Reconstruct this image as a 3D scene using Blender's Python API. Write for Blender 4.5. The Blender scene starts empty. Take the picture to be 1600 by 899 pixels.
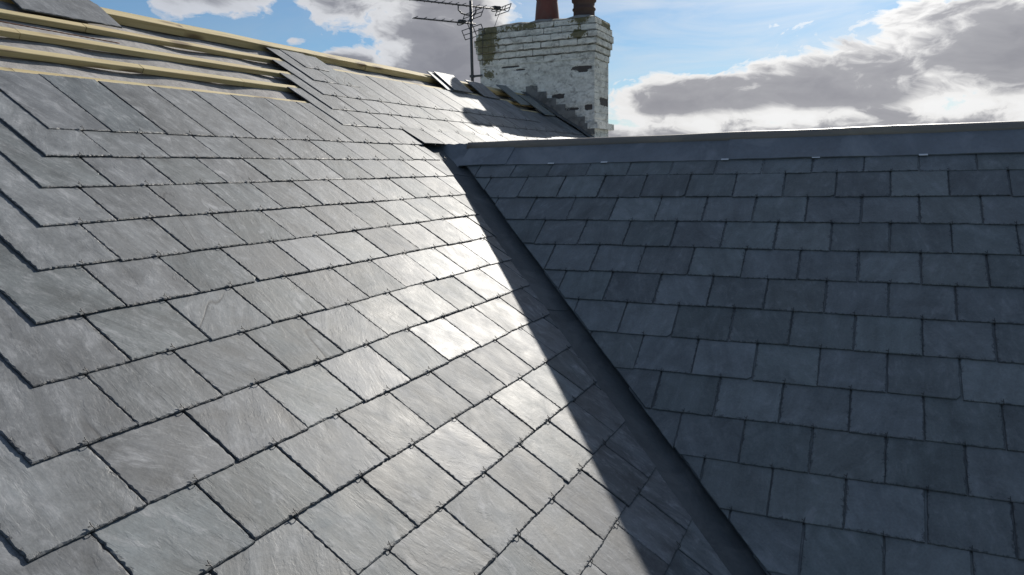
import bpy, bmesh, math, random
from mathutils import Vector, Matrix
random.seed(7)
R = math.radians
SC = bpy.context.scene

# ------------------------------------------------------------------ camera, world, sun, exposure
cam_d = bpy.data.cameras.new('camera')
cam = bpy.data.objects.new('camera', cam_d)
SC.collection.objects.link(cam)
CAM = Vector((-4.531, -2.585, -0.170))
_r, _u, _f = Vector((0.42424, -0.90554, -0.01874)), Vector((0.146, 0.048, 0.988)), Vector((0.895, 0.419, -0.153))
yaw, pitch, roll = 0.43806649, -0.15343566, -0.01896379
fw = Vector((math.cos(pitch) * math.cos(yaw), math.cos(pitch) * math.sin(yaw), math.sin(pitch)))
rt = Vector((math.sin(yaw), -math.cos(yaw), 0)); up = rt.cross(fw)
rt, up = rt * math.cos(roll) + up * math.sin(roll), up * math.cos(roll) - rt * math.sin(roll)
cam.matrix_world = Matrix(((rt.x, up.x, -fw.x, CAM.x), (rt.y, up.y, -fw.y, CAM.y), (rt.z, up.z, -fw.z, CAM.z), (0, 0, 0, 1)))
cam_d.sensor_width = 36; cam_d.lens = 36 * 1176.81 / 1600
cam_d.clip_start = 0.05; cam_d.clip_end = 5000
SC.camera = cam

SUN_DIR = Vector((1, 0.012, 0.545)).normalized()
SUN_EL = math.asin(SUN_DIR.z); SUN_AZ = math.atan2(SUN_DIR.y, SUN_DIR.x)
sun_d = bpy.data.lights.new('sun', 'SUN'); sun_d.energy = 3.8; sun_d.angle = R(0.55); sun_d.color = (1, 0.95, 0.87)
sun = bpy.data.objects.new('sun', sun_d); SC.collection.objects.link(sun)
sun.rotation_euler = (-SUN_DIR).to_track_quat('-Z', 'Y').to_euler()

VS = SC.view_settings
VS.view_transform = 'Standard'; VS.look = 'None'; VS.gamma = 1; VS.use_curve_mapping = False
VS.exposure = 0.75
SKY_STRENGTH = 0.052


class NT:
    """small helper to write node trees"""
    def __init__(s, tree): s.t = tree
    def n(s, typ, **kw):
        nd = s.t.nodes.new(typ)
        for k, v in kw.items():
            if k.startswith('i_'):
                nd.inputs[int(k[2:]) if k[2:].isdigit() else k[2:].replace('_', ' ')].default_value = v
            else: setattr(nd, k, v)
        return nd
    def put(s, sock, v):
        if hasattr(v, 'is_output'): s.t.links.new(v, sock)
        else: sock.default_value = v
    def m(s, op, a, b=0.0, c=None, clamp=False):
        nd = s.t.nodes.new('ShaderNodeMath'); nd.operation = op; nd.use_clamp = clamp
        s.put(nd.inputs[0], a); s.put(nd.inputs[1], b)
        if c is not None: s.put(nd.inputs[2], c)
        return nd.outputs[0]
    def vm(s, op, a, b):
        nd = s.t.nodes.new('ShaderNodeVectorMath'); nd.operation = op
        s.put(nd.inputs[0], a); s.put(nd.inputs[1], b)
        return nd.outputs[0]
    def noise(s, vec, scale, detail=4, rough=0.55, dist=0.0, lac=2.0):
        nd = s.t.nodes.new('ShaderNodeTexNoise'); s.put(nd.inputs['Vector'], vec)
        s.put(nd.inputs['Scale'], scale); nd.inputs['Detail'].default_value = detail
        nd.inputs['Roughness'].default_value = rough; nd.inputs['Distortion'].default_value = dist
        nd.inputs['Lacunarity'].default_value = lac
        return nd.outputs[0]
    def ramp(s, fac, stops, interp='LINEAR'):
        nd = s.t.nodes.new('ShaderNodeValToRGB'); cr = nd.color_ramp; cr.interpolation = interp
        while len(cr.elements) < len(stops): cr.elements.new(0.5)
        for e, (p, c) in zip(cr.elements, stops):
            e.position = p; e.color = (c, c, c, 1) if isinstance(c, (int, float)) else (*c, 1)
        s.put(nd.inputs[0], fac)
        return nd.outputs[0]
    def mix(s, fac, a, b, blend='MIX'):
        nd = s.t.nodes.new('ShaderNodeMix'); nd.data_type = 'RGBA'; nd.blend_type = blend
        s.put(nd.inputs[0], fac)
        for i, v in ((6, a), (7, b)):
            if isinstance(v, tuple) and len(v) == 3: v = (*v, 1)
            s.put(nd.inputs[i], v)
        return nd.outputs[2]
    def comb(s, x, y, z=0.0):
        nd = s.t.nodes.new('ShaderNodeCombineXYZ')
        for i, v in enumerate((x, y, z)): s.put(nd.inputs[i], v)
        return nd.outputs[0]
    def sep(s, v):
        nd = s.t.nodes.new('ShaderNodeSeparateXYZ'); s.put(nd.inputs[0], v)
        return nd.outputs
    def bump(s, h, strength=0.5, dist=0.01, normal=None):
        nd = s.t.nodes.new('ShaderNodeBump'); s.put(nd.inputs['Height'], h)
        nd.inputs['Strength'].default_value = strength; nd.inputs['Distance'].default_value = dist
        if normal is not None: s.put(nd.inputs['Normal'], normal)
        return nd.outputs[0]


def build_world():
    w = bpy.data.worlds.new('World'); SC.world = w; w.use_nodes = True
    w.node_tree.nodes.clear(); N = NT(w.node_tree)
    sky = N.n('ShaderNodeTexSky', sky_type='NISHITA', sun_disc=False, sun_elevation=SUN_EL,
              sun_rotation=math.pi / 2 - SUN_AZ, altitude=50, air_density=1.0, dust_density=0.15, ozone_density=2.0)
    d = N.n('ShaderNodeTexCoord').outputs['Generated']
    x, y, z = N.sep(d)
    az = N.m('MULTIPLY', N.m('ARCTAN2', y, x), 57.2958)
    el = N.m('MULTIPLY', N.m('ARCSINE', z), 57.2958)
    # cloud noise in sky angles (direction space)
    p = N.comb(N.m('MULTIPLY', az, 0.11), N.m('MULTIPLY', el, 0.20), 1.3)
    warp = N.noise(p, 1.6, 3, 0.5)
    p2 = N.vm('ADD', p, N.comb(N.m('MULTIPLY', N.m('SUBTRACT', warp, 0.5), 0.7), N.m('MULTIPLY', N.m('SUBTRACT', warp, 0.5), 0.45), 0))
    fbm = N.noise(p2, 2.3, 10, 0.60, 0.1)
    big = N.noise(p, 0.55, 4, 0.5)
    blobs = [  # az, el, half-width, half-height, weight
        (-7.5, 7.2, 7.4, 4.1, 1.45), (2.0, 5.0, 8.5, 3.9, 1.35), (11.0, 4.2, 9.0, 2.7, 1.35), (8, 1.2, 60, 3.4, 1.2),
        (29.8, 8.6, 5.6, 6.4, 1.45), (36.0, 13.2, 5.6, 3.0, 1.25), (45.6, 12.3, 4.6, 2.1, 1.15), (36.3, 7.8, 3.4, 1.3, 1.0),
        (22.3, 8.8, 2.2, 2.0, 1.0), (61, 13.0, 8, 2.2, 1.0), (40.4, 9.3, 1.9, 0.55, 0.62), (26, 5.5, 7, 2.6, 0.9)]
    S = None
    for a, e, ra, re, wt in blobs:
        q = N.m('ADD', N.m('POWER', N.m('ABSOLUTE', N.m('DIVIDE', N.m('SUBTRACT', az, a), ra)), 2.0),
                N.m('POWER', N.m('ABSOLUTE', N.m('DIVIDE', N.m('SUBTRACT', el, e), re)), 2.0))
        g = N.m('MULTIPLY', N.m('EXPONENT', N.m('MULTIPLY', q, -1.0)), wt)
        S = g if S is None else N.m('MAXIMUM', S, g)
    # the rest of the sky: scattered clouds
    dv = N.m('ABSOLUTE', N.m('SUBTRACT', az, 24.0))
    away = N.m('MAXIMUM', N.m('MULTIPLY_ADD', dv, 0.06, -2.2, clamp=True), N.m('MULTIPLY_ADD', el, 0.16, -2.5, clamp=True))
    S = N.m('MAXIMUM', S, N.m('MULTIPLY', away, N.m('MULTIPLY_ADD', big, 2.6, -0.95)))
    D = N.m('ADD', S, N.m('MULTIPLY', N.m('SUBTRACT', fbm, 0.5), 1.9))
    D = N.m('SUBTRACT', D, 0.50)
    cover = N.ramp(D, [(0.0, 0), (0.07, 0.5), (0.18, 1)], 'EASE')
    # the side towards the sun stays bright, the thick parts go grey
    thick = N.m('ADD', N.m('MULTIPLY', D, 0.70), N.m('MULTIPLY', N.m('SUBTRACT', N.noise(N.vm('MULTIPLY', p2, (1, 1.8, 1)), 1.5, 6, 0.5), 0.5), 0.66))
    band = N.m('EXPONENT', N.m('MULTIPLY', N.m('POWER', N.m('ABSOLUTE', N.m('DIVIDE', N.m('SUBTRACT', el, N.m('MULTIPLY_ADD', fbm, 2.0, 2.6)), 0.55)), 2.0), -1.0))
    thick = N.m('SUBTRACT', thick, N.m('MULTIPLY', band, 0.27))
    thick = N.m('SUBTRACT', thick, N.m('MULTIPLY', N.m('MULTIPLY_ADD', az, 0.07, -2.4, clamp=True), 0.16))
    sd = N.n('ShaderNodeVectorMath', operation='DOT_PRODUCT'); N.put(sd.inputs[0], d); sd.inputs[1].default_value = SUN_DIR
    glow = N.m('POWER', N.m('MAXIMUM', sd.outputs['Value'], 0.0), 6.0)
    ccol = N.ramp(thick, [(0.0, (0.92, 0.92, 0.92)), (0.16, (0.86, 0.855, 0.85)), (0.38, (0.38, 0.382, 0.41)), (0.75, (0.30, 0.303, 0.335))])
    gain = N.m('MULTIPLY_ADD', glow, 0.40, 0.37)
    ccol = N.mix(N.m('MULTIPLY_ADD', glow, -2.2, 1.0, clamp=True), ccol, N.vm('MULTIPLY', ccol, (0.90, 0.96, 1.09)))
    cl = N.vm('MULTIPLY', ccol, N.comb(gain, gain, gain))
    # thin high veil
    veil = N.noise(N.comb(N.m('MULTIPLY', az, 0.05), N.m('MULTIPLY', el, 0.28), 7.1), 1.5, 6, 0.6, 0.6)
    veil = N.m('MULTIPLY', N.ramp(veil, [(0.40, 0.12), (0.68, 1)]), N.m('MULTIPLY_ADD', glow, 0.75, 0.06))
    skyc = N.vm('MULTIPLY', sky.outputs[0], (SKY_STRENGTH * 0.64, SKY_STRENGTH * 0.82, SKY_STRENGTH * 0.96))
    base = N.mix(veil, skyc, N.vm('MULTIPLY', (0.75, 0.77, 0.8), N.comb(gain, gain, gain)))
    # bright hazy air round the sun
    halo = N.m('MULTIPLY', N.m('POWER', N.m('MAXIMUM', sd.outputs['Value'], 0.0), 60.0), 0.95)
    base = N.mix(halo, base, (1.42, 1.45, 1.47)); cl = N.mix(N.m('MULTIPLY', halo, 0.5), cl, (1.42, 1.45, 1.47))
    col = N.mix(N.m('MULTIPLY', cover, N.m('GREATER_THAN', el, -1.0)), base, cl)
    bg = N.n('ShaderNodeBackground'); N.put(bg.inputs['Color'], col); bg.inputs['Strength'].default_value = 1.0
    out = N.n('ShaderNodeOutputWorld'); w.node_tree.links.new(bg.outputs[0], out.inputs[0])
    try: w.cycles.sampling_method = 'MANUAL'; w.cycles.sample_map_resolution = 1024
    except Exception: pass
build_world()


# ------------------------------------------------------------------ materials
def new_mat(name):
    m = bpy.data.materials.new(name); m.use_nodes = True
    m.node_tree.nodes.clear(); N = NT(m.node_tree)
    b = N.n('ShaderNodeBsdfPrincipled'); o = N.n('ShaderNodeOutputMaterial')
    m.node_tree.links.new(b.outputs[0], o.inputs[0])
    return m, N, b


def slate_mat(name, tints, rough, gain=1.0, marks=1.0, flaws=1.0):
    m, N, b = new_mat(name)
    uv = N.n('ShaderNodeUVMap', uv_map='grain').outputs[0]
    rnd = N.n('ShaderNodeNewGeometry').outputs['Random Per Island']
    u, v, _ = N.sep(uv)
    zz = N.m('MULTIPLY', rnd, 37.0)
    r2 = N.m('FRACT', N.m('MULTIPLY', rnd, 91.7)); r3 = N.m('FRACT', N.m('MULTIPLY', rnd, 517.3))
    P = N.comb(u, v, zz)
    st = N.noise(N.comb(N.m('MULTIPLY', u, 14.0), N.m('MULTIPLY', v, 2.2), zz), 1.0, 7, 0.62, 0.35)
    mot = N.noise(P, 9.0, 8, 0.62, 0.5)
    fine = N.noise(P, 120.0, 4, 0.6)
    base = N.ramp(rnd, [(i / len(tints), c) for i, c in enumerate(tints)], 'CONSTANT')
    lum = N.m('ADD', N.m('MULTIPLY', N.m('SUBTRACT', st, 0.5), 1.4), N.m('MULTIPLY', N.m('SUBTRACT', mot, 0.5), 1.5))
    lum = N.m('MULTIPLY_ADD', lum, marks, 1.0)
    lum = N.m('ADD', lum, N.m('MULTIPLY', N.m('SUBTRACT', fine, 0.5), 0.6))
    lum = N.m('MULTIPLY', lum, N.m('MULTIPLY_ADD', r2, 0.42, 0.80 * gain))
    lum = N.m('MAXIMUM', lum, 0.25)
    col = N.vm('MULTIPLY', base, N.comb(lum, lum, lum))
    # pale scuffs
    sc = N.noise(N.comb(N.m('MULTIPLY', u, 26.0), N.m('MULTIPLY', v, 11.0), zz), 1.0, 8, 0.72, 0.7)
    scm = N.m('MULTIPLY', N.ramp(sc, [(0.50, 0), (0.66, 1)]), N.m('MULTIPLY', N.ramp(mot, [(0.40, 0), (0.62, 1)]), 0.75 * marks))
    col = N.mix(scm, col, (0.30, 0.305, 0.315))
    sc2 = N.noise(N.comb(N.m('MULTIPLY', u, 75.0), N.m('MULTIPLY', v, 26.0), N.m('ADD', zz, 3.0)), 1.0, 5, 0.65, 0.5)
    scm2 = N.m('MULTIPLY', N.ramp(sc2, [(0.56, 0), (0.64, 1)]), N.m('MULTIPLY', N.ramp(st, [(0.42, 0), (0.62, 1)]), 0.5 * marks))
    col = N.mix(scm2, col, (0.25, 0.255, 0.262))
    # dark thin flaw lines on some slates
    fl = N.noise(N.comb(N.m('MULTIPLY', u, 4.5), N.m('MULTIPLY', v, 0.9), N.m('ADD', zz, 11.0)), 1.0, 2, 0.4, 0.0)
    flw = N.m('ABSOLUTE', N.m('SUBTRACT', fl, 0.5))
    flm = N.m('MULTIPLY', N.ramp(flw, [(0.0, 1), (0.008, 0)]), N.m('GREATER_THAN', r3, 0.78))
    flm = N.m('MULTIPLY', flm, N.ramp(N.noise(P, 3.0, 2), [(0.5, 0), (0.58, 1)]))
    flm = N.m('MULTIPLY', flm, flaws)
    col = N.mix(N.m('MULTIPLY', flm, 0.75), col, (0.03, 0.03, 0.032))
    # broken stone of the dressed edges, with its shade painted into the colour
    wear_shade = N.sep(N.n('ShaderNodeVertexColor', layer_name='wear_shade').outputs[0])
    edge_shade = wear_shade[0]
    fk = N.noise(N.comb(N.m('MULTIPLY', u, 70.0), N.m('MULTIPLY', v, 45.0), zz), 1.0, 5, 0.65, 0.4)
    flake = N.ramp(N.m('ADD', N.m('SUBTRACT', fk, 0.5), N.m('MULTIPLY', N.m('SUBTRACT', wear_shade[1], 1.0), 0.22)), [(-0.02 + 0.02, 0), (0.06, 1)])
    flake = N.m('MULTIPLY', flake, N.m('MULTIPLY', wear_shade[1], 2.2, clamp=True))
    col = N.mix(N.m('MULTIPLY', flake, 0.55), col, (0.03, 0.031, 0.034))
    col = N.mix(N.m('MULTIPLY', edge_shade, 0.55), col, (0.02, 0.021, 0.023))
    N.put(b.inputs['Base Color'], col)
    rr = N.m('ADD', rough, N.m('MULTIPLY', N.m('SUBTRACT', mot, 0.5), 0.30))
    rr = N.m('ADD', rr, N.m('MULTIPLY', N.m('SUBTRACT', r3, 0.5), 0.10))
    N.put(b.inputs['Roughness'], rr)
    b.inputs['Specular IOR Level'].default_value = 0.36
    # riven relief: soft lengthwise waves, small steps, grit
    steps = N.ramp(N.noise(N.comb(N.m('MULTIPLY', u, 7.0), N.m('MULTIPLY', v, 3.0), N.m('ADD', zz, 5.0)), 1.0, 7, 0.62, 0.25),
                   [(0.40, 0.0), (0.43, 0.3), (0.52, 0.36), (0.54, 0.68), (0.62, 0.72), (0.64, 1.0)])
    h = N.m('ADD', N.m('MULTIPLY', st, 0.8), N.m('MULTIPLY', steps, 0.35))
    h = N.m('ADD', h, N.m('MULTIPLY', mot, 0.8))
    h = N.m('ADD', h, N.m('MULTIPLY', fine, 0.10))
    h = N.m('SUBTRACT', h, N.m('MULTIPLY', flm, 0.18))
    h = N.m('SUBTRACT', h, N.m('MULTIPLY', flake, 0.3))
    N.put(b.inputs['Normal'], N.bump(h, 0.36, 0.006))
    return m


def plain_mat(name, col, rough=0.6, var=0.3, scale=8, bump=0.3, bdist=0.004, metallic=0.0, stretch=None, col2=None, spec=0.5):
    m, N, b = new_mat(name)
    pos = N.n('ShaderNodeTexCoord').outputs['Object']
    if stretch: pos = N.vm('MULTIPLY', pos, stretch)
    n1 = N.noise(pos, scale, 8, 0.6, 0.4); n2 = N.noise(pos, scale * 9, 4, 0.6)
    l = N.m('ADD', N.m('MULTIPLY_ADD', N.m('SUBTRACT', n1, 0.5), var * 2, 1.0), N.m('MULTIPLY', N.m('SUBTRACT', n2, 0.5), var))
    c = N.vm('MULTIPLY', col, N.comb(l, l, l))
    if col2: c = N.mix(N.ramp(N.noise(pos, scale * 0.6, 6, 0.65, 0.6), [(0.48, 0), (0.62, 1)]), c, col2)
    N.put(b.inputs['Base Color'], c)
    N.put(b.inputs['Roughness'], N.m('MULTIPLY_ADD', N.m('SUBTRACT', n1, 0.5), 0.25, rough))
    b.inputs['Metallic'].default_value = metallic; b.inputs['Specular IOR Level'].default_value = spec
    N.put(b.inputs['Normal'], N.bump(N.m('ADD', n1, N.m('MULTIPLY', n2, 0.3)), bump, bdist))
    return m


M = {}
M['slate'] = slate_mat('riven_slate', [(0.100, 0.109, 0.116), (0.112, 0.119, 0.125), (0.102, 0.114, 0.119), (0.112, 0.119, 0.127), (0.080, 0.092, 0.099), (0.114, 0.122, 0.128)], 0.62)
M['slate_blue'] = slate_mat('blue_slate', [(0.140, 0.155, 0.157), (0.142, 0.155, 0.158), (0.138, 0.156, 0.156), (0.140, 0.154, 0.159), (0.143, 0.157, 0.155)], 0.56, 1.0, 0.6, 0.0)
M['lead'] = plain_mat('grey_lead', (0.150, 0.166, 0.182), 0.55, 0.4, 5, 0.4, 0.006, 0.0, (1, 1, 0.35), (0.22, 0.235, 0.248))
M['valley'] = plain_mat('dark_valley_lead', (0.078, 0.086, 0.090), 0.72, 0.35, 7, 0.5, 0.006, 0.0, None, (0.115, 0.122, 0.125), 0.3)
M['old_lead'] = plain_mat('pale_old_lead', (0.17, 0.17, 0.165), 0.7, 0.45, 12, 0.3, 0.004, 0.0, None, (0.09, 0.09, 0.088))
M['roll'] = plain_mat('weathered_roll', (0.22, 0.185, 0.145), 0.5, 0.35, 7, 0.3, 0.004, 0.0, (1, 0.35, 1), (0.17, 0.15, 0.13))
M['wire'] = plain_mat('hook_wire', (0.03, 0.03, 0.031), 0.55, 0.2, 40, 0.1, 0.001, 0.0)
M['felt'] = plain_mat('grey_underlay', (0.30, 0.285, 0.275), 0.9, 0.45, 26, 0.5, 0.006, 0.0, None, (0.215, 0.205, 0.20))
M['iron'] = plain_mat('aerial_alloy', (0.055, 0.055, 0.06), 0.5, 0.2, 30, 0.1, 0.001, 0.2)
M['black_plastic'] = plain_mat('black_plastic', (0.03, 0.03, 0.03), 0.5, 0.2, 30, 0.1, 0.001)
M['rust'] = plain_mat('rusty_steel', (0.16, 0.075, 0.045), 0.8, 0.4, 60, 0.3, 0.001)
M['clay'] = plain_mat('red_clay', (0.135, 0.042, 0.030), 0.65, 0.25, 12, 0.2, 0.003, 0.0, None, (0.13, 0.06, 0.045))
M['dark_clay'] = plain_mat('dark_clay', (0.065, 0.036, 0.027), 0.7, 0.3, 14, 0.2, 0.003)
M['mortar'] = plain_mat('grey_mortar', (0.30, 0.29, 0.26), 0.9, 0.35, 14, 0.6, 0.01, 0.0, None, (0.13, 0.125, 0.09))
M['clip'] = plain_mat('bright_clip', (0.62, 0.63, 0.64), 0.4, 0.1, 30, 0.1, 0.001)
M['ground'] = plain_mat('ground_grass', (0.06, 0.085, 0.03), 0.95, 0.4, 0.6, 0.5, 0.05, 0.0, None, (0.10, 0.09, 0.055))
M['render'] = plain_mat('white_render', (0.6, 0.59, 0.56), 0.85, 0.15, 3, 0.4, 0.01)


def wood_mat():
    m, N, b = new_mat('treated_batten_wood')
    pos = N.n('ShaderNodeTexCoord').outputs['Object']; rnd = N.n('ShaderNodeObjectInfo').outputs['Random']
    off = N.vm('ADD', pos, N.comb(N.m('MULTIPLY', rnd, 31.0), N.m('MULTIPLY', rnd, 17.0), 0))
    g = N.noise(N.vm('MULTIPLY', off, (2.2, 60, 60)), 1.0, 6, 0.6, 0.6)
    blot = N.noise(N.vm('MULTIPLY', off, (3, 8, 8)), 1.0, 4, 0.6)
    c = N.ramp(g, [(0.3, (0.34, 0.25, 0.115)), (0.5, (0.46, 0.365, 0.185)), (0.7, (0.54, 0.44, 0.25))])
    c = N.mix(N.ramp(blot, [(0.4, 0), (0.7, 0.45)]), c, (0.38, 0.34, 0.17))
    vo = N.n('ShaderNodeTexVoronoi', feature='F1'); N.put(vo.inputs['Vector'], N.vm('MULTIPLY', off, (3.2, 12, 12))); vo.inputs['Scale'].default_value = 1.0
    kn = N.ramp(vo.outputs['Distance'], [(0.16, 1), (0.32, 0)])
    c = N.mix(N.m('MULTIPLY', kn, 0.8), c, (0.10, 0.055, 0.025))
    N.put(b.inputs['Base Color'], c); b.inputs['Roughness'].default_value = 0.75
    N.put(b.inputs['Normal'], N.bump(g, 0.3, 0.002))
    return m
M['wood'] = wood_mat()


def stack_mat():
    """flaking white paint over brick, with green moss"""
    m, N, b = new_mat('flaking_painted_brick')
    pos = N.n('ShaderNodeTexCoord').outputs['Object']
    x, y, z = N.sep(pos)
    col = N.n('ShaderNodeVertexColor', layer_name='wear_shade').outputs[0]     # R joint, G moss, B bare patch (physical wear)
    wr, wm, wb = N.sep(col)
    n1 = N.noise(pos, 7, 8, 0.65, 0.3); n2 = N.noise(pos, 32, 6, 0.65); n3 = N.noise(pos, 3.0, 6, 0.6, 0.5)
    paint = N.ramp(N.m('ADD', N.m('MULTIPLY', n1, 0.6), N.m('MULTIPLY', n2, 0.4)), [(0.32, (0.34, 0.335, 0.31)), (0.46, (0.58, 0.57, 0.53)), (0.60, (0.74, 0.73, 0.69))])
    grime = N.m('MULTIPLY', N.ramp(N.noise(N.vm('MULTIPLY', pos, (1, 1, 2.2)), 8.0, 9, 0.72, 0.4), [(0.50, 0), (0.64, 1)]), 0.62)
    c = N.mix(grime, paint, (0.15, 0.145, 0.13))
    rough_pick = N.m('MULTIPLY_ADD', N.m('SUBTRACT', n2, 0.5), 1.6, N.m('MULTIPLY_ADD', N.m('SUBTRACT', n1, 0.5), 1.8, 0.68))
    jm = N.ramp(N.m('MULTIPLY', wr, N.m('ADD', rough_pick, 0.05)), [(0.40, 0), (0.60, 1)])
    c = N.mix(N.m('MULTIPLY', jm, 0.92), c, (0.075, 0.07, 0.055))
    nz = N.m('MULTIPLY_ADD', N.m('SUBTRACT', n1, 0.5), 2.3, N.m('MULTIPLY', N.m('SUBTRACT', n2, 0.5), 1.7))
    bm = N.ramp(N.m('ADD', wb, nz), [(0.55, 0), (0.64, 1)])
    c = N.mix(bm, c, (0.065, 0.058, 0.055))
    sp = N.ramp(N.noise(N.vm('MULTIPLY', pos, (1, 1, 1.6)), 11, 7, 0.7, 0.5), [(0.60, 0), (0.66, 1)])
    c = N.mix(N.m('MULTIPLY', sp, 0.6), c, (0.10, 0.095, 0.085))
    mm = N.ramp(N.m('ADD', wm, nz), [(0.42, 0), (0.62, 1)])
    c = N.mix(N.m('MULTIPLY', mm, 0.9), c, N.ramp(n2, [(0.3, (0.040, 0.038, 0.010)), (0.7, (0.125, 0.108, 0.030))]))
    N.put(b.inputs['Base Color'], c); b.inputs['Roughness'].default_value = 0.85
    N.put(b.inputs['Normal'], N.bump(N.m('ADD', N.m('ADD', n1, N.m('MULTIPLY', n2, 0.6)), N.m('MULTIPLY', bm, -0.5)), 0.6, 0.012))
    return m
M['stack'] = stack_mat()


# ------------------------------------------------------------------ object helpers
COL = SC.collection

def empty(name, loc, label, cat, group=None):
    o = bpy.data.objects.new(name, None); COL.objects.link(o); o.location = loc
    o.empty_display_size = 0.2
    tag(o, label, cat, group)
    return o

def tag(o, label, cat=None, group=None, kind=None):
    if label: o['label'] = label
    if cat: o['category'] = cat
    if group: o['group'] = group
    if kind: o['kind'] = kind
    return o

def origin_of(p):
    v = Vector((0, 0, 0))
    while p is not None: v += p.location; p = p.parent
    return v

class MB:
    def __init__(s): s.v = []; s.f = []; s.uv = []; s.col = []; s.smooth = []
    def add(s, verts, faces, uvs=None, cols=None, smooth=False):
        k = len(s.v); s.v += [Vector(p) for p in verts]; s.f += [[i + k for i in f] for f in faces]
        s.uv += uvs if uvs else [(p[0], p[1]) for p in verts]
        s.col += cols if cols else [(0, 0, 0)] * len(verts)
        s.smooth += [smooth] * len(faces)
    def box(s, c, ax, sz, jit=0.0, cols=None):
        """oriented box: centre, three unit axes, full sizes"""
        vs = []
        for i in (-.5, .5):
            for j in (-.5, .5):
                for k in (-.5, .5):
                    vs.append(Vector(c) + ax[0] * sz[0] * i + ax[1] * sz[1] * j + ax[2] * sz[2] * k +
                              Vector((random.uniform(-jit, jit), random.uniform(-jit, jit), random.uniform(-jit, jit))))
        s.add(vs, [(0, 1, 3, 2), (4, 6, 7, 5), (0, 4, 5, 1), (2, 3, 7, 6), (0, 2, 6, 4), (1, 5, 7, 3)], None, cols)
    def tube(s, pts, r, n=8, cap=True):
        pts = [Vector(p) for p in pts]; rs = r if isinstance(r, (list, tuple)) else [r] * len(pts)
        d0 = (pts[1] - pts[0]).normalized(); ref = Vector((0, 0, 1)) if abs(d0.z) < 0.9 else Vector((1, 0, 0))
        side = d0.cross(ref).normalized(); vs = []; fs = []
        for i, p in enumerate(pts):
            d = (pts[min(i + 1, len(pts) - 1)] - pts[max(i - 1, 0)]).normalized()
            side = (side - d * side.dot(d)).normalized(); b = d.cross(side)
            for k in range(n):
                a = 2 * math.pi * k / n; vs.append(p + (side * math.cos(a) + b * math.sin(a)) * rs[i])
        for i in range(len(pts) - 1):
            for k in range(n):
                k2 = (k + 1) % n; fs.append((i * n + k, i * n + k2, (i + 1) * n + k2, (i + 1) * n + k))
        if cap: fs += [tuple(range(n))[::-1], tuple(range((len(pts) - 1) * n, len(pts) * n))]
        s.add(vs, fs, smooth=True)
    def lathe(s, c, prof, n=32):
        vs = []; fs = []
        for (r, z) in prof:
            for k in range(n):
                a = 2 * math.pi * k / n; vs.append((c[0] + r * math.cos(a), c[1] + r * math.sin(a), c[2] + z))
        for i in range(len(prof) - 1):
            for k in range(n):
                k2 = (k + 1) % n; fs.append((i * n + k, i * n + k2, (i + 1) * n + k2, (i + 1) * n + k))
        s.add(vs, fs, smooth=True)
    def grid(s, fn, nu, nv, smooth=True):
        vs = [fn(i / nu, j / nv) for j in range(nv + 1) for i in range(nu + 1)]
        fs = [(j * (nu + 1) + i, j * (nu + 1) + i + 1, (j + 1) * (nu + 1) + i + 1, (j + 1) * (nu + 1) + i) for j in range(nv) for i in range(nu)]
        s.add(vs, fs, smooth=smooth)
    def build(s, name, mat, parent=None, sharp=35):
        o0 = origin_of(parent)
        me = bpy.data.meshes.new(name)
        me.from_pydata([tuple(p - o0) for p in s.v], [], s.f)
        uvl = me.uv_layers.new(name='grain')
        cl = me.color_attributes.new('wear_shade', 'FLOAT_COLOR', 'POINT')
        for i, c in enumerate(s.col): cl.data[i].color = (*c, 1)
        for lp in me.loops: uvl.data[lp.index].uv = s.uv[lp.vertex_index]
        for p, sm in zip(me.polygons, s.smooth): p.use_smooth = sm
        me.materials.append(mat)
        me.validate(); me.update()
        o = bpy.data.objects.new(name, me); COL.objects.link(o)
        if parent is not None: o.parent = parent
        return o

AX = (Vector((1, 0, 0)), Vector((0, 1, 0)), Vector((0, 0, 1)))

# ------------------------------------------------------------------ roof frames (metres; origin = where the wing ridge meets the main slope)
A1, A2 = 0.57632, 0.6275
class Plane:
    """frame of a roof slope: a runs along the courses, s up the slope, h out of the slope"""
    def __init__(s, ea, es):
        s.ea = Vector(ea); s.es = Vector(es).normalized(); s.n = s.ea.cross(s.es).normalized()
    def p(s, a, t, h=0.0): return s.ea * a + s.es * t + s.n * h
    def ax(s): return (s.ea, s.es, s.n)
MAIN = Plane((1, 0, 0), (0, math.cos(A1), math.sin(A1)))
WING = Plane((0, -1, 0), (math.cos(A2), 0, math.sin(A2)))       # a = -y, s = negative distance below the ridge
G1, S1, X1 = 0.19553, -1.52551, -3.77772
G2, S2, Y2, W2 = 0.2005, 0.15106, -2.0776, 0.24755
SW, SL, TH = 0.2463, 0.457, 0.0049
DECK = -0.0182                                                   # top of the battens below the plane of the slate tails
KV = math.sin(A1) / math.tan(A2)                                  # valley in main-slope coordinates: a = KV * s
KW = math.sin(A2) / math.tan(A1)                                  # valley in wing coordinates: y = -KW * depth

def clip_poly(poly, planes):
    for (nx, ny, c) in planes:                                    # keep nx*a + ny*s <= c
        out = []
        for i in range(len(poly)):
            p, q = poly[i], poly[(i + 1) % len(poly)]
            dp, dq = nx * p[0] + ny * p[1] - c, nx * q[0] + ny * q[1] - c
            if dp <= 0: out.append(p)
            if (dp < 0 < dq) or (dq < 0 < dp):
                t = dp / (dp - dq); out.append((p[0] + (q[0] - p[0]) * t, p[1] + (q[1] - p[1]) * t))
        poly = out
        if len(poly) < 3: return []
    return poly

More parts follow.
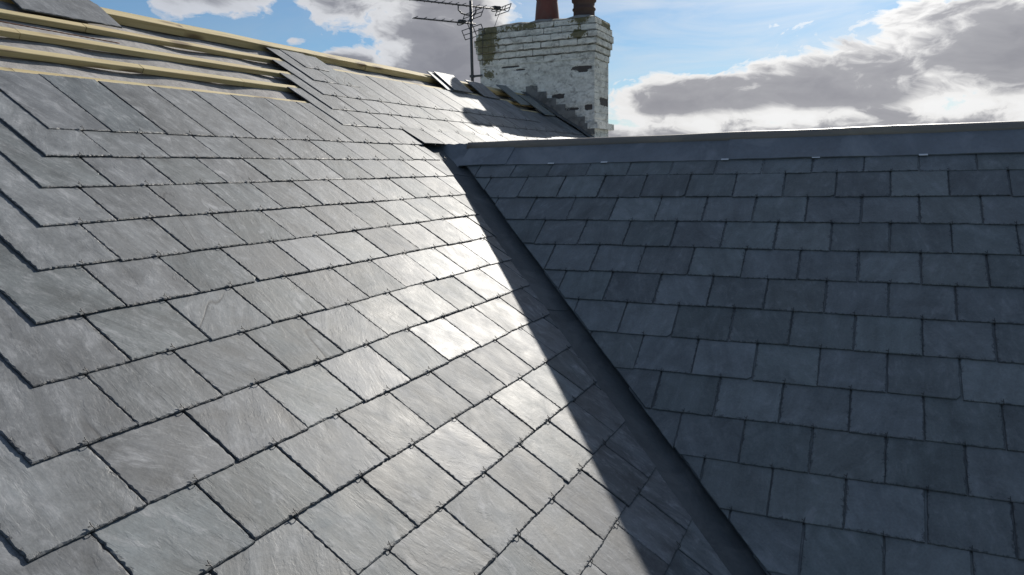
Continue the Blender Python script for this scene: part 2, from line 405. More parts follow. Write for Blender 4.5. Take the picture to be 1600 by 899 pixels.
def add_slate(mb, pl, a0, s0, w, l, h_tail, h_head, clips=(), step=0.022, th=None, rough_edge=1.0, tilt=0.0, corner=None):
    """one dressed slate: outline with a chipped bevel; tail at s0, head at s0 + l"""
    th = th or TH * random.uniform(0.9, 1.12)
    rot = random.gauss(0, 0.0022); ds = random.gauss(0, 0.0016)
    j = lambda: random.gauss(0, 0.0012)
    base = [(j(), j()), (w + j(), j()), (w + j(), l), (j(), l)]
    if corner: base = base[:1] + [(w - corner, 0), (w, corner * 1.2)] + base[2:]
    elif random.random() < 0.09: base = base[:1] + [(w - random.uniform(0.006, 0.02), 0), (w, random.uniform(0.008, 0.02))] + base[2:]
    poly = [(a0 + p[0] - p[1] * rot, s0 + ds + p[1] + p[0] * rot) for p in base]
    whole = poly; poly = clip_poly(poly, clips); whole = poly == whole
    if not poly: return
    outer = []
    for i in range(len(poly)):
        p, q = poly[i], poly[(i + 1) % len(poly)]
        dx, dy = q[0] - p[0], q[1] - p[1]; L = math.hypot(dx, dy)
        if L < 1e-4: continue
        n = max(1, int(L / step)); nx, ny = -dy / L, dx / L          # inward (ccw)
        for k in range(n):
            t = k / n; r = 0 if k == 0 else random.gauss(0, 0.0004) * rough_edge
            if k and random.random() < 0.035: r += random.uniform(0.001, 0.003) * rough_edge
            outer.append((p[0] + dx * t + nx * r, p[1] + dy * t + ny * r, nx, ny))
    m = len(outer)
    if m < 3: return
    H = lambda a, s: h_tail + (h_head - h_tail) * (s - s0) / l + tilt * (a - a0 - w / 2)
    lower = []; mid = []; inner = []; uvs = []
    phi = random.gauss(0, 0.35); cu, su = math.cos(phi), math.sin(phi); o1, o2 = random.uniform(0, 50), random.uniform(0, 50)
    UV = lambda a, s: (o1 + (a - a0) * cu - (s - s0) * su, o2 + (a - a0) * su + (s - s0) * cu)
    for i, (a, s, nx, ny) in enumerate(outer):
        pn = outer[i - 1]; ix, iy = (nx + pn[2]), (ny + pn[3])
        Ln = math.hypot(ix, iy) or 1; ix, iy = ix / Ln, iy / Ln
        bev = random.choice((0.0012, 0.002, 0.003, 0.0045)) * rough_edge + 0.0006
        lower.append(pl.p(a, s, H(a, s))); mid.append(pl.p(a, s, H(a, s) + th * random.uniform(0.35, 0.7)))
        a2, s2 = a + ix * bev, s + iy * bev
        inner.append(pl.p(a2, s2, H(a2, s2) + th)); uvs.append((UV(a, s), UV(a2, s2)))
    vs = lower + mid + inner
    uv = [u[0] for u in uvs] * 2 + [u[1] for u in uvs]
    cols = [(1, 1, 0)] * (2 * m) + [(0, 1, 0)] * m  # R shade painted on the edges, G chipped margin
    fs = [tuple(range(m))[::-1]]
    if step < 0.02 and whole and len(base) == 4 and w > 0.15:       # an inner ring marks the chipped margin
        d = 0.019; ids = []; prev = None
        for i, (a, s, nx, ny) in enumerate(outer):
            pn = outer[i - 1]; ix, iy = nx + pn[2], ny + pn[3]; q = 0.5 * (ix * ix + iy * iy) or 1
            b_, t_ = (a - a0) + ix * d / q, (s - s0) + iy * d / q
            snap = lambda x, lo, hi: lo if x < lo + 0.008 else hi if x > hi - 0.008 else x
            key = (snap(b_, d, w - d), snap(t_, d, l - d))
            if prev is None or math.hypot(key[0] - prev[0], key[1] - prev[1]) > 0.0015:
                a2, s2 = a0 + key[0], s0 + key[1]
                vs.append(pl.p(a2, s2, H(a2, s2) + th)); uv.append(UV(a2, s2)); cols.append((0, 0, 0)); prev = key
            ids.append(len(vs) - 1)
        for k in range(m):
            k2 = (k + 1) % m
            if ids[k] == ids[k2]: fs.append((2 * m + k, 2 * m + k2, ids[k]))
            else: fs.append((2 * m + k, 2 * m + k2, ids[k2], ids[k]))
        # the middle: a fan round the centre
        ca, cs_ = a0 + w / 2, s0 + l / 2; vs.append(pl.p(ca, cs_, H(ca, cs_) + th)); uv.append(UV(ca, cs_)); cols.append((0, 0, 0))
        nr = len(vs) - 1; ring = list(range(3 * m, nr))
        for k in range(len(ring)): fs.append((ring[k], ring[(k + 1) % len(ring)], nr))
        top = None
    else:
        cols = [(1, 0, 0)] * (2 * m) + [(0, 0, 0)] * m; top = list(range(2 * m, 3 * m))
    if top: fs.append(tuple(top))
    for k in range(m):
        k2 = (k + 1) % m
        fs += [(k, k2, m + k2, m + k), (m + k, m + k2, 2 * m + k2, 2 * m + k)]
    mb.add(vs, fs, uv, cols)

# ------------------------------------------------------------------ ground
g = MB(); g.add([(-3000, -3000, -6.2), (3000, -3000, -6.2), (3000, 3000, -6.2), (-3000, 3000, -6.2)], [(0, 1, 2, 3)])
tag(g.build('ground', M['ground']), None, kind='structure')

# ------------------------------------------------------------------ main roof
XL, XR, RIDGE = -6.6, 4.62, 1.36
main_roof = empty('slate_roof', (-1.0, -2.0, -1.6), 'large sunlit slate roof slope with bare battens at its upper left, below the chimney', 'roof')

# underlay sagging between the rafters, on a deck
def sag(x):
    t = (x - 0.12) / 0.6; return 0.5 - 0.5 * math.cos(2 * math.pi * t)
mb = MB()
def felt(u, v):
    x = XL + (XR - XL) * u; s = -3.2 + (RIDGE - 0.03 + 3.2) * v
    wob = 0.005 * math.sin(3.1 * x + 7 * s) + 0.003 * math.sin(7.3 * x - 16 * s) + 0.0012 * math.sin(23 * x + 17 * s)
    bat = abs(((s - 0.065) / G1) % 1 - 0.5)                   # held down under each batten
    return MAIN.p(x, s, DECK - 0.031 - 0.013 * sag(x + 0.05 * math.sin(4 * s)) * (1 - 1.2 * bat * bat) + wob * 0.8)
mb.grid(felt, 330, 130)
mb.build('underlay', M['felt'], main_roof)
# body of the roof below: back slope and gable so that it is closed
mb = MB()
rz = MAIN.p(0, RIDGE, DECK - 0.06); yb = 2 * rz.y + 5.0
zb = rz.z - (yb - rz.y) * math.tan(A1)
e = MAIN.p(0, -4.6, DECK - 0.075)
mb.add([(XL, e.y, e.z), (XR, e.y, e.z), (XR, rz.y, rz.z), (XL, rz.y, rz.z)], [(0, 1, 2, 3)])
mb.add([(XL, rz.y, rz.z), (XR, rz.y, rz.z), (XR, yb, zb), (XL, yb, zb)], [(0, 1, 2, 3)])
for x in (XL, XR): mb.add([(x, e.y, e.z), (x, rz.y, rz.z), (x, yb, zb), (x, yb, -6.2), (x, e.y, -6.2)], [(0, 1, 2, 3, 4)])
mb.add([(XL, e.y, e.z), (XR, e.y, e.z), (XR, e.y, -6.2), (XL, e.y, -6.2)], [(0, 1, 2, 3)])
mb.build('wall', M['render'], main_roof)

# battens (each length of timber its own part)
def batten(s, x0, x1, hh=0.025, ww=0.040, h0=None):
    b = MB(); top = DECK if h0 is None else h0
    n = max(2, int((x1 - x0) / 0.3)); vs = []; fs = []
    for i in range(n + 1):
        x = x0 + (x1 - x0) * i / n; ws = random.gauss(0, 0.0012); wh = random.gauss(0, 0.001)
        for (dsx, dh) in ((-ww / 2, -hh), (ww / 2, -hh), (ww / 2, 0), (-ww / 2 + 0.002, 0), (-ww / 2, -0.002)):
            vs.append(MAIN.p(x, s + dsx + ws, top + dh + wh))
    for i in range(n):
        for k in range(5): fs.append((i * 5 + k, i * 5 + (k + 1) % 5, (i + 1) * 5 + (k + 1) % 5, (i + 1) * 5 + k))
    fs += [(0, 1, 2, 3, 4)[::-1], tuple(range(n * 5, n * 5 + 5))]
    b.add(vs, fs); return b.build('batten', M['wood'], main_roof)
BAT = {0.487: [XL, -2.62, -1.05, 1.3, 3.86], 0.690: [XL, -3.2, -1.90, -1.25, 1.2, 3.86], 0.885: [XL, -2.37, 0.4, 2.6, 3.86],
       1.085: [XL, -1.93, 0.9, 3.1, 3.86], 1.295: [XL, -2.1, -1.18, 0.6, 2.2, 3.86]}
for s, xs in BAT.items():
    for x0, x1 in zip(xs, xs[1:]): batten(s - (0.006 if s < 1.2 else 0), x0 + 0.0015, x1 - 0.0015, ww=0.042 if s < 1.2 else 0.075, hh=0.027 if s < 1.2 else 0.046, h0=None if s < 1.2 else DECK + 0.016)
for k in range(1, 17): batten(0.487 - k * G1 - 0.006, XL, min(-1.6 - 0.15 * k, KV * (0.487 - k * G1) - 0.4))

# slates, course by course
VAL_M = 0.185                                   # how far the cut edge stands back from the valley line (along the course)
def row_s(r):
    return S1 + r * G1 + (0 if r < 7 else -0.010 if r == 7 else -0.022)
hooks = []                                       # (distance, plane, a, s, course)
for r in range(-9, 14):
    s0 = row_s(r); mb = MB()
    n0 = r if r <= 8 else r + 14
    nmax = {13: 29, 12: 30, 11: 52, 10: 61, 9: 61}.get(r, 67)
    n = n0
    while n < nmax:
        a0 = X1 + n * 0.125 + 0.002; w = SW; l = SL * random.uniform(0.995, 1.005)
        if r == 13: l = 0.345
        if r == 12: l = 0.45
        clips = []; skip = False
        mid = a0 + w / 2
        if s0 < 0.0:
            left = mid < KV * (s0 + 0.1)
            if left or (s0 > -0.3 and mid < 0.0): clips = [(1, -KV, -VAL_M + random.gauss(0, 0.006)), (1, 0, -0.345 if s0 > -0.25 else 9)]
            else:
                if s0 < -0.75: skip = True
                clips = [(-1, -KV, -0.10)]
        elif s0 < 0.1:
            pass
        if r in (9, 10) and False: skip = True
        if a0 + w > 4.62: clips.append((1, 0, 4.60))
        if s0 + l > 0.3 and a0 + w > 3.84: clips.append((1, 0, 3.845))
        ht = -TH + random.gauss(0, 0.0007); hh = DECK
        if r == 8 and n >= 27: ht += 0.012
        if not skip:
            d = (MAIN.p(mid, s0) - CAM).length
            add_slate(mb, MAIN, a0, s0, w, l, ht, hh + random.gauss(0, 0.0006), clips, 0.008 if d < 3.2 else 0.014 if d < 4.5 else 0.05, tilt=random.gauss(0, 0.003))
        n += 2
    course = mb.build('slate_course', M['slate'], main_roof)
    n = n0 + 1
    while n < nmax:
        a = X1 + n * 0.125
        ok = a < KV * s0 - VAL_M - 0.02 if s0 < -0.25 else (a < 4.5)
        if r >= 12 and n > n0 + 3: ok = False
        if s0 > 0.25 and a > 3.8: ok = False
        if ok: hooks.append(((MAIN.p(a, s0) - CAM).length, MAIN, a + random.gauss(0, 0.003), s0, course))
        n += 2

# wire slate hooks
def hook_mesh():
    mb = MB(); r = 0.0016
    # local x along course, y up slope, z out: comes from under the tail, turns round it, lies back on the face
    mb.tube([(0, 0.10, -0.010), (0, 0.02, -0.0105), (0, -0.0035, -0.0095), (0, -0.0075, -0.004), (0.0005, -0.0072, 0.003),
             (0.001, -0.003, 0.0078), (0.0015, 0.004, 0.0078), (0.002, 0.014, 0.0082), (0.0025, 0.021, 0.0115)], r, 6)
    mb.tube([(0.0015, 0.006, 0.008), (-0.006, 0.0085, 0.009), (-0.0115, 0.010, 0.010)], r, 6)
    o = mb.build('slate_hook', M['wire'], None)
    me = o.data; bpy.data.objects.remove(o); return me
HOOK = hook_mesh()
def place_hooks(lst, root, limit):
    lst.sort(key=lambda t: t[0]); inview = []
    vis = lambda P: True
    for i, (d, pl, a, s, course) in enumerate(lst[:limit]):
        o = bpy.data.objects.new('slate_hook', HOOK); COL.objects.link(o); o.parent = course
        P = pl.p(a, s, 0.0) - origin_of(course)
        rotm = Matrix((pl.ea, pl.es, pl.n)).transposed() @ Matrix.Rotation(random.gauss(0, 0.12), 3, 'Z')
        sc = random.uniform(0.62, 0.76)
        o.matrix_local = Matrix.Translation(P) @ (rotm * sc).to_4x4()
    rest = lst[limit:]
    if rest:
        mb = MB()
        for d, pl, a, s, course in rest:
            rotm = Matrix((pl.ea, pl.es, pl.n)).transposed() @ Matrix.Rotation(random.gauss(0, 0.12), 3, 'Z')
            vs = [pl.p(a, s) + rotm @ v.co for v in HOOK.vertices]
            mb.add(vs, [tuple(p.vertices) for p in HOOK.polygons], smooth=True)
        tag(mb.build('slate_hook', M['wire'], root), None, kind='stuff')
def in_view(P):
    q = P - CAM; zc = q.dot(fw)
    if zc < 0.1: return False
    u = q.dot(rt) / zc * 1176.8; v = q.dot(up) / zc * 1176.8
    return abs(u) < 815 and abs(v) < 465
hooks = [h for h in hooks if in_view(h[1].p(h[2], h[3]))]
place_hooks(hooks, main_roof, 100)

# ------------------------------------------------------------------ wing roof
YE = -6.5
wing_roof = empty('slate_roof', (-0.5, -3.0, -1.6), 'blue-grey slate roof slope in shade on the right, with a lead capped ridge', 'roof')
mb = MB(); D = 5.2
dz = D * math.sin(A2); dx = D * math.cos(A2); off = 0.085
mb.add([(0, 0.3, -off), (0, YE, -off), (-dx, YE, -dz - off), (-dx, 0.3, -dz - off)], [(0, 1, 2, 3)])
mb.add([(0, 0.3, -off), (dx, 0.3, -dz - off), (dx, YE, -dz - off), (0, YE, -off)], [(0, 1, 2, 3)])
for yy in (YE,): mb.add([(0, yy, -off), (-dx, yy, -dz - off), (-dx, yy, -6.2), (dx, yy, -6.2), (dx, yy, -dz - off)], [(0, 1, 2, 3, 4)])
for xx in (-dx, dx): mb.add([(xx, 0.3, -dz - off), (xx, YE, -dz - off), (xx, YE, -6.2), (xx, 0.3, -6.2)], [(0, 1, 2, 3)])
mb.build('wall', M['render'], wing_roof)
wing_hooks = []
for r in range(1, 17):
    dep = S2 + r * G2; mb = MB(); par = (r + 1) % 2
    n = par - 18
    while True:
        y0 = Y2 - n * W2 / 2; a0 = -y0 + 0.0015
        if a0 > -YE - 0.4: break
        n += 2
        ht = -TH + abs(random.gauss(0, 0.0014))
        add_slate(mb, WING, a0, -dep, W2 - 0.0042, SL if r > 2 else 0.15 + 0.2 * (r - 1), ht, DECK if r > 2 else ht - (TH * 1.95 / SL) * (0.15 + 0.2 * (r - 1)),
                  [(-1, -KW, -0.038 + random.gauss(0, 0.003)), ], 0.016, rough_edge=1.0, tilt=random.gauss(0, 0.005))
    course = mb.build('slate_course', M['slate_blue'], wing_roof)
    n = par - 17
    while True:
        y0 = Y2 - n * W2 / 2
        if -y0 > -YE - 0.5: break
        n += 2
        if -y0 > KW * dep + 0.06 and r < 15: wing_hooks.append(((WING.p(-y0, -dep) - CAM).length, WING, -y0 + random.gauss(0, 0.003), -dep, course))
wing_hooks = [h for h in wing_hooks if in_view(h[1].p(h[2], h[3]))]
place_hooks(wing_hooks, wing_roof, 100)

# lead ridge: wings in lapped lengths, and the rounded roll on top
FB = 0.226
def ridge_piece(y0, y1, lift, last=False):
    mb = MB()
    for sgn in (-1, 1):
        prof = []
        def fn(u, v):
            y = y0 + (y1 - y0) * u
            d = FB * v + 0.0
            h = 0.0035 + lift + 0.0016 * math.sin(7 * y + 5 * v) * v + 0.0012 * math.sin(23 * y + 3)*v
            if u == 0 and v > 0.8 and not last: y -= 0.0
            sl = Vector((sgn * math.cos(A2), 0, -math.sin(A2))); nn = Vector((sgn * math.sin(A2), 0, math.cos(A2)))
            p = sl * d + nn * h; return (p.x, y, p.z)
        mb.grid(fn, 40, 8)
        # turned edge thickness
        def fe(u, v):
            p = Vector(fn(u, 1.0)); nn = Vector((sgn * math.sin(A2), 0, math.cos(A2))); p -= nn * 0.006 * v; return tuple(p)
        mb.grid(fe, 40, 1)
        def fs(u, v):
            p = Vector(fn(0 if True else 1, u)); nn = Vector((sgn * math.sin(A2), 0, math.cos(A2))); p -= nn * 0.006 * v; return tuple(p)
        mb.grid(fs, 8, 1)
        def fs2(u, v):
            p = Vector(fn(1, u)); nn = Vector((sgn * math.sin(A2), 0, math.cos(A2))); p -= nn * 0.006 * v; return tuple(p)
        mb.grid(fs2, 8, 1)
    return mb.build('ridge_flashing', M['lead'], wing_roof)
ycuts = [-0.185, -0.52, -1.93, -3.45, -5.0, YE]
for i in range(len(ycuts) - 1):
    fl = ridge_piece(ycuts[i] + (0 if i == 0 else 0.06), ycuts[i + 1], 0.005 if i % 2 == 0 else 0.0)
mb = MB()
ys = [-0.165 - (YE * -1 - 0.165) * i / 60 for i in range(61)]
mb.tube([(0.0015 * math.sin(3.1 * y), y, -0.008 + 0.0022 * math.sin(1.7 * y) + 0.001 * math.sin(9 * y)) for y in ys], [0.036 + 0.0012 * math.sin(6 * y) for y in ys], 18)
mb.build('ridge_roll', M['roll'], wing_roof)
for y in (-0.83, -1.17, -1.87, -2.34, -2.84, -3.4):
    mb = MB(); c = WING.p(-y, -FB - 0.002, 0.0075); mb.box(c, WING.ax(), (0.04, 0.012, 0.002)); mb.build('ridge_clip', M['clip'], wing_roof)

# ------------------------------------------------------------------ lead valley gutter
vdir = Vector((-1 / math.tan(A2), -1 / math.tan(A1), -1)).normalized()
valley = empty('valley_gutter', tuple(vdir * 2.0), 'dark grey lead valley gutter running down between the two slate slopes', 'gutter')
mb = MB()
n_m, n_w = MAIN.n, WING.n
lm = (vdir.cross(n_m)).normalized();  lm = lm if lm.x < 0 else -lm       # in main slope, away from valley
lw = (vdir.cross(n_w)).normalized();  lw = lw if lw.y < 0 else -lw
LEN = 4.6
def vprof(t, v):
    """cross-section: from under the main slates, across the sole, rounded up under the wing slates"""
    q = vdir * t
    if v < 0.5:
        d = 0.22 * (1 - v / 0.5); c = q + lm * d + n_m * (-0.046)
    else:
        d = 0.13 * (v - 0.5) / 0.5; c = q + lw * d + n_w * (-0.050)
    w = math.exp(-((v - 0.5) / 0.16) ** 2)
    c += (n_m + n_w) * 0.5 * 0.016 * w + (n_m * (0.0016 * math.sin(9 * t) + 0.0011 * math.sin(27 * t + 2) * (1 - w)))
    return c
pieces = [(-0.02, 0.40, 0.005), (0.36, 1.90, 0.0025), (1.85, LEN, 0.0)]
for t0, t1, lift in pieces:
    mb = MB()
    mb.grid(lambda u, v: tuple(vprof(t0 + (t1 - t0) * u, v) + n_m * lift), 120 if t1 > 1 else 20, 28)
    mb.grid(lambda u, v: tuple(vprof(t1, u) + n_m * (lift - 0.005 * v)), 28, 1)
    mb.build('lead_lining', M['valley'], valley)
# lead saddle at the top where the wing ridge dies into the main slope
mb = MB()
def saddle(u, v):
    a = -0.38 + 0.50 * u; s = -0.24 + 0.27 * v
    return tuple(MAIN.p(a, s, -0.046 + 0.035 * math.exp(-((a) / 0.05) ** 2)))
mb.grid(saddle, 30, 14)
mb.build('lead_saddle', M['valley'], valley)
# lead dressed over the stub of ridge between the capping and the main slope
mb = MB()
for sgn in (-1, 1):
    mb.grid(lambda u, v: (sgn * 0.21 * v * math.cos(A2), -0.20 + 0.255 * u, 0.030 * (1 - v) ** 2 - 0.012 - 0.21 * v * math.sin(A2) + 0.003 * math.sin(19 * u + 7 * v)), 12, 10)
mb.build('lead_apron', M['lead'], valley)
# ragged mortar and torn slate chips along the cut edge
mb = MB()
for i in range(260):
    t = random.uniform(0.5, 3.6)
    d = 0.138 + random.gauss(0, 0.010); c = vdir * t + lm * d + n_m * (-0.040 + random.uniform(0, 0.020))
    sz = random.uniform(0.002, 0.007)
    mb.box(c, (vdir, lm, n_m), (sz * random.uniform(1, 3.0), sz, sz * 0.7), 0.0016)
tag(mb.build('mortar_crumbs', M['valley'], valley), None, kind='stuff')

# ------------------------------------------------------------------ chimney
CX0, CX1, CY0, CY1 = 3.90, 4.42, 0.275, 1.735
chim = empty('brick_chimney', (4.16, 1.0, 0.3), 'old white painted brick chimney with flaking paint and moss, at the ridge end', 'chimney')
mb = MB()
BH = 0.0755
def moss_at(p):
    zt = 1.52
    g = math.exp(-((p[1] - 1.62) / 0.16) ** 2 - ((p[2] - 1.32) / 0.2) ** 2) * 1.2
    g += math.exp(-((p[1] - 0.40) / 0.13) ** 2 - ((p[2] - 1.52) / 0.06) ** 2) * 1.1
    g += math.exp(-((p[1] - 0.46) / 0.10) ** 2 - ((p[2] - 1.36) / 0.05) ** 2) * 1.1
    g += math.exp(-((p[1] - 1.2) / 0.35) ** 2 - ((p[2] - 1.50) / 0.05) ** 2) * 0.75
    g += math.exp(-((p[1] - 0.3) / 0.2) ** 2 - ((p[0] - 4.4) / 0.2) ** 2 - ((p[2] - 1.5) / 0.06) ** 2) * 0.7
    g += math.exp(-((p[1] - 1.6) / 0.12) ** 2 - ((p[2] - 0.98) / 0.06) ** 2) * 0.6
    return g
bare = [(3.9, 0.42, 0.985, 0.14, 0.022), (3.9, 0.42, 0.955, 0.06, 0.02), (3.9, 0.72, 0.68, 0.085, 0.03), (3.9, 0.35, 0.54, 0.05, 0.035), (3.9, 0.56, 0.53, 0.10, 0.018),
        (3.9, 1.20, 1.02, 0.06, 0.012), (4.3, 0.275, 0.62, 0.08, 0.05), (3.9, 0.62, 0.50, 0.05, 0.02), (3.9, 1.02, 0.66, 0.03, 0.012), (3.9, 1.33, 1.06, 0.12, 0.012)]
def bare_at(p):
    g = 0
    for x, y, z, ry, rz_ in bare:
        if abs(p[0] - x) < 0.2: g = max(g, math.exp(-((p[1] - y) / ry) ** 4 - ((p[2] - z) / rz_) ** 4) * 1.25)
    return min(g, 1)
def wear_face(pl0, du, dv, nu, nv, joint_fn, n):
    """a brick face as a fine grid: relief and wear are stored per vertex"""
    vs = []; cs = []; fs = []
    for j in range(nv + 1):
        for i in range(nu + 1):
            p = pl0 + du * (i / nu) + dv * (j / nv)
            jt = joint_fn(p); mo = moss_at(p); ba = bare_at(p)
            q = p - n * (0.007 * jt + 0.006 * ba) + n * (0.006 * min(mo, 1) * random.uniform(0.2, 1)) + n * random.gauss(0, 0.0010)
            vs.append(q); cs.append((jt, min(mo, 1.0), ba))
    for j in range(nv):
        for i in range(nu):
            k = j * (nu + 1) + i; fs.append((k, k + 1, k + nu + 2, k + nu + 1))
    mb.add(vs, fs, None, cs, smooth=True)
def joints(axis, z0, faint=1.0):
    bl = 0.225
    def fn(p):
        t = (p[2] - z0) / BH; row = math.floor(t); fz = abs(t - row - 0.0); fz = min(fz, 1 - fz) * BH
        u = (p[axis] + (0.5 if row % 2 else 0) * bl + 0.021 * math.sin(row * 5.3)) / bl; fu = abs(u - round(u)) * bl
        wob = 0.0022 * math.sin(41 * p[axis] + row * 3)
        jz = min(1, max(0, 1.5 - 1.5 * abs(fz + wob) / 0.0125)); ju = min(1, max(0, 1.4 - 1.4 * fu / 0.011)) * 0.85
        k = faint if p[2] < 1.10 else 1.0
        return min(1, max(jz, ju)) * k
    return fn
# stepped courses at the head: (z from, z to, overhang); the shaft below
levels = [(0.0, 1.085, 0.0)] + [(1.085 + i * BH, 1.085 + (i + 1) * BH, o) for i, o in enumerate((0.008, 0.020, 0.036, 0.046, 0.032, 0.010))]
for (z0, z1, o) in levels:
    x0, x1, y0, y1 = CX0 - o, CX1 + o, CY0 - o, CY1 + o
    jx = lambda: random.uniform(-0.003, 0.003)
    x0 += jx(); y0 += jx(); y1 += jx()
    nz = max(8, int((z1 - z0) / 0.006)); ny = int((y1 - y0) / 0.010); nx = int((x1 - x0) / 0.012)
    zb_ = z0; H = Vector((0, 0, z1 - z0))
    wear_face(Vector((x0, y1, z0)), Vector((0, y0 - y1, 0)), H, ny, nz, joints(1, 1.085, 0.35), Vector((-1, 0, 0)))
    wear_face(Vector((x0, y0, z0)), Vector((x1 - x0, 0, 0)), H, nx, nz, joints(0, 1.085, 0.6), Vector((0, -1, 0)))
    wear_face(Vector((x1, y0, z0)), Vector((0, y1 - y0, 0)), H, 24, 8, lambda p: 0, Vector((1, 0, 0)))
    wear_face(Vector((x1, y1, z0)), Vector((x0 - x1, 0, 0)), H, 12, 8, lambda p: 0, Vector((0, 1, 0)))
    for z, fl in ((z1, 0), (z0, 1)):
        c = [(x0, y0, z), (x1, y0, z), (x1, y1, z), (x0, y1, z)]
        if fl: c = c[::-1]
        mb.add(c, [(0, 1, 2, 3)], None, [(0, 0.3, 0)] * 4)
stack = mb.build('stack', M['stack'], chim)
ZT = 1.085 + 6 * BH
# flaunching: lumpy mortar bed, heaped round the pots
POTS = ((4.16, 0.955), (4.16, 0.49))
mb = MB()
def fl_(u, v):
    x = CX0 - 0.004 + (CX1 - CX0 + 0.008) * u; y = CY0 - 0.004 + (CY1 - CY0 + 0.008) * v
    e = min(min(u, 1 - u) * 0.52, min(v, 1 - v) * 1.46)
    h = 0.03 * min(1, e / 0.10)
    for px, py in POTS: h += 0.055 * math.exp(-((x - px) ** 2 + (y - py) ** 2) / 0.17 ** 2) * min(1, e / 0.08)
    h += 0.020 * math.exp(-((y - 1.32) / 0.15) ** 2) * min(1, e / 0.08)
    return (x, y, ZT - 0.006 + h + (0.004 * math.sin(31 * x + 3) * math.sin(27 * y) if e > 0.01 else 0))
mb.grid(fl_, 30, 70)
mb.build('flaunching', M['mortar'], chim)
# pots
mb = MB(); px, py = POTS[0]
mb.lathe((px, py, ZT + 0.02), [(0.148, 0), (0.146, 0.05), (0.138, 0.14), (0.128, 0.24), (0.124, 0.27), (0.135, 0.28), (0.137, 0.32), (0.128, 0.33), (0.105, 0.33), (0.10, 0.2), (0.10, 0.03)])
tag(mb.build('chimney_pot', M['clay'], chim), 'plain tapered red clay chimney pot')
mb = MB(); px, py = POTS[1]
mb.lathe((px, py, ZT + 0.015), [(0.128, 0), (0.125, 0.06), (0.124, 0.10), (0.136, 0.112), (0.136, 0.128), (0.124, 0.14), (0.124, 0.19), (0.142, 0.205), (0.146, 0.235), (0.130, 0.255), (0.128, 0.30), (0.140, 0.315), (0.140, 0.345), (0.105, 0.345), (0.10, 0.2), (0.10, 0.03)])
tag(mb.build('chimney_pot', M['dark_clay'], chim), 'brown clay chimney pot with raised rings')
# plinth at the foot of the stack
mb = MB(); mb.box(((CX0 + CX1) / 2 + 0.04, CY0 + 0.02, 0.335), AX, (CX1 - CX0 + 0.12, 0.12, 0.07), 0.004, [(0.2, 0.1, 0.1)] * 8)
mb.build('plinth', M['stack'], chim)
# lead: soaker strip along the slope, stepped flashing on the wall, apron in front
mb = MB()
def skirt(u, v):
    s = 0.30 + 1.06 * v; a = CX0 - 0.17 + 0.172 * u
    return tuple(MAIN.p(a, s, 0.014 + 0.004 * math.sin(14 * s) + 0.02 * max(0, u - 0.7)))
mb.grid(skirt, 8, 30)
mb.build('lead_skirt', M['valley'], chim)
for i in range(7):
    y1_ = 0.27 + i * 0.118; zr = y1_ * math.tan(A1) + 0.02
    mb = MB(); mb.box((CX0 - 0.006 - 0.0015 * (i % 2), y1_ + 0.08, zr + 0.10), AX, (0.005, 0.150, 0.13), 0.004)
    mb.build('step_flashing', M['old_lead'], chim)
mb = MB()
mb.grid(lambda u, v: tuple(MAIN.p(CX0 - 0.16 + 0.82 * u, 0.10 + 0.24 * v, 0.012 + 0.003 * math.sin(17 * u))), 24, 8)
mb.build('lead_apron', M['lead'], chim)

# ------------------------------------------------------------------ television aerials
MX, MY = 3.9, 1.845
aer = empty('tv_aerial', (MX, MY, 0.55), 'dark mast with two small television aerials, clamped to the left side of the chimney', 'aerial')
mb = MB(); mb.tube([(MX, MY, 0.55), (MX - 0.004, MY, 1.2), (MX + 0.004, MY, 1.872)], 0.0185, 12); mb.build('mast', M['iron'], aer)
for z in (0.985, 0.80):
    mb = MB(); mb.box((MX, MY - 0.06, z), AX, (0.035, 0.16, 0.022)); mb.box((MX, MY, z), AX, (0.055, 0.05, 0.028))
    mb.build('bracket', M['iron'], aer)
EL = Vector((math.cos(R(57)), math.sin(R(57)), 0)); BO = Vector((EL.y, -EL.x, 0)); ZZ = Vector((0, 0, 1))
def reflector(mb, c, back, wid, h0, h1, signs):
    """barred panels above and below the boom"""
    for sgn in signs:
        d = (back * 0.45 + ZZ * sgn).normalized()
        for q in (0, 0.5, 1):
            p = c + d * (h0 + (h1 - h0) * q); mb.tube([p - EL * wid / 2, p + EL * wid / 2], 0.0052, 6)
        for e in (-0.5, -0.1, 0.1, 0.5):
            mb.tube([c + d * (h0 if abs(e) == 0.5 else 0.0) + EL * wid * e, c + d * h1 + EL * wid * e], 0.006, 6)
def yagi(z, t0, t1, els, elen, refl_t, wid, h0, h1, signs, dip_t, back, tiltb=0.0):
    o = Vector((MX, MY, z)); B = (BO + ZZ * tiltb).normalized()
    mb = MB(); mb.tube([o + B * t0, o + B * t1], 0.0095, 8)
    for t in els:
        c = o + B * t + ZZ * 0.008; mb.tube([c - EL * elen / 2, c + EL * elen / 2], 0.004, 6)
    a = mb.build('antenna', M['iron'], aer)
    mb = MB(); c = o + B * dip_t
    mb.box(c + ZZ * 0.012, (B, EL, ZZ), (0.075, 0.05, 0.04))
    pts = [c + EL * 0.11 * math.cos(q * math.pi / 8) + (ZZ * 0.022 * math.sin(q * math.pi / 8)) for q in range(17)]
    mb.tube(pts, 0.006, 6, False)
    mb.build('dipole', M['black_plastic'], a)
    mb = MB(); reflector(mb, o + B * refl_t, B * back, wid, h0, h1, signs); mb.build('reflector', M['iron'], a)
    return a
a1 = yagi(1.808, -0.90, 0.50, [-0.86 + 0.094 * i for i in range(14)], 0.17, 0.46, 0.32, -0.05, 0.05, (1,), 0.36, 1)
mb = MB()
o = Vector((MX, MY, 1.80))
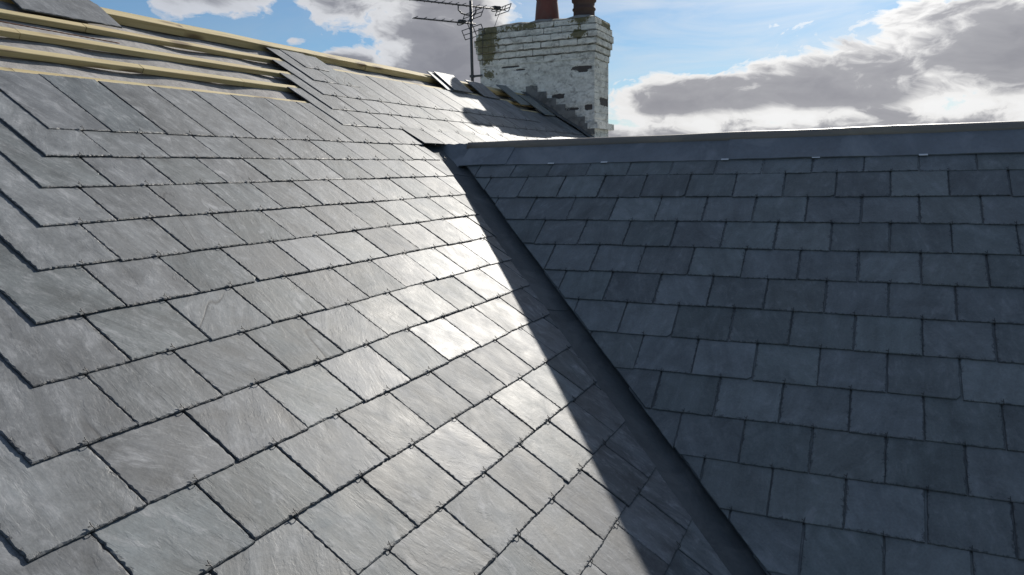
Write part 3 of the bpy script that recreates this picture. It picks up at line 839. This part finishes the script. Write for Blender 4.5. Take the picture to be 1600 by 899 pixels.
mb.tube([o - BO * 0.17 - ZZ * 0.0, o - BO * 0.17 - ZZ * 0.05, o - BO * 0.13 - ZZ * 0.085, o - BO * 0.06 - ZZ * 0.10, o + BO * 0.03 - ZZ * 0.095, o + BO * 0.07 - ZZ * 0.06, o + BO * 0.075], 0.009, 8)
mb.build('cradle', M['iron'], a1)
a2 = yagi(1.605, -0.76, 0.06, [-0.74 + 0.115 * i for i in range(6)], 0.15, -0.02, 0.48, 0.05, 0.165, (1, -1), -0.13, 1)
mb = MB(); q0 = Vector((MX, MY, 1.808)) + BO * 0.43
mb.tube([q0, q0 - ZZ * 0.10 - BO * 0.05, q0 - ZZ * 0.33 - BO * 0.15, Vector((CX0 - 0.06, 1.66, 1.44)), Vector((CX0 - 0.065, 1.67, 1.1))], 0.0032, 6); mb.build('cable', M['black_plastic'], aer)

# ------------------------------------------------------------------ loose slates lying on the battens
def loose(a0, s0, w, l, h, rot, label, mat='slate', tip=0.0, corner=None, tl=0.0, grp='loose slates waiting to be fixed', cl=()):
    """w across, l up the slope; rot turns it in the plane of the roof; h height of its underside"""
    base = Plane((1, 0, 0), (0, 1, 0)); mb = MB()
    add_slate(mb, base, -w / 2, 0, w, l, 0, 0, cl, 0.02, th=0.008, corner=corner)
    c = MAIN.p(a0, s0, h)
    o = mb.build('loose_slate', M[mat], None)
    m = Matrix((MAIN.ea, MAIN.es, MAIN.n)).transposed() @ Matrix.Rotation(rot, 3, 'Z') @ Matrix.Rotation(tip, 3, 'X') @ Matrix.Rotation(tl, 3, 'Y')
    o.matrix_world = Matrix.Translation(c) @ m.to_4x4()
    tag(o, label, 'slate', grp)
    return o
loose(-1.95, 1.125, 0.52, 0.36, DECK + 0.003, 0.0, 'large loose slate laid sideways on the bare battens in the top left corner', tip=R(4.0), cl=((1, 0.6, 0.26 + 0.6 * 0.36 - 0.09),))
loose(1.75, 1.045, 0.34, 0.28, DECK + 0.006, 0.0, 'lower slate of the loose pair by the ridge, peeping out on its left', tip=R(7))
loose(1.87, 1.04, 0.38, 0.28, DECK + 0.020, 0.02, 'glaring sunlit upper slate of the loose pair by the ridge', tip=R(7))
loose(2.46, 1.04, 0.36, 0.27, DECK + 0.012, -0.03, 'loose slate half in shadow leaning by the foot of the aerial mast', tip=R(6))
loose(3.17, 0.98, 0.30, 0.36, DECK + 0.02, 0.10, 'dark loose slate leaning on the battens left of the lead skirt', 'slate_blue', tip=R(6))
loose(3.52, 0.80, 0.34, 0.40, DECK + 0.02, 0.05, 'dark loose slate tucked against the lead skirt of the chimney', 'slate_blue', tip=R(3))
# thin rusty rod on the underlay
mb = MB(); p0, p1 = MAIN.p(-2.75, 0.985, DECK - 0.006), MAIN.p(-1.82, 0.955, DECK - 0.012)
pts = [p0.lerp(p1, i / 60) for i in range(61)]
mb.tube(pts, [0.0036 if i % 2 else 0.0024 for i in range(61)], 6)
tag(mb.build('ribbed_rod', M['rust'], None), 'thin rusty ribbed rod lying on the underlay between two battens', 'rod')
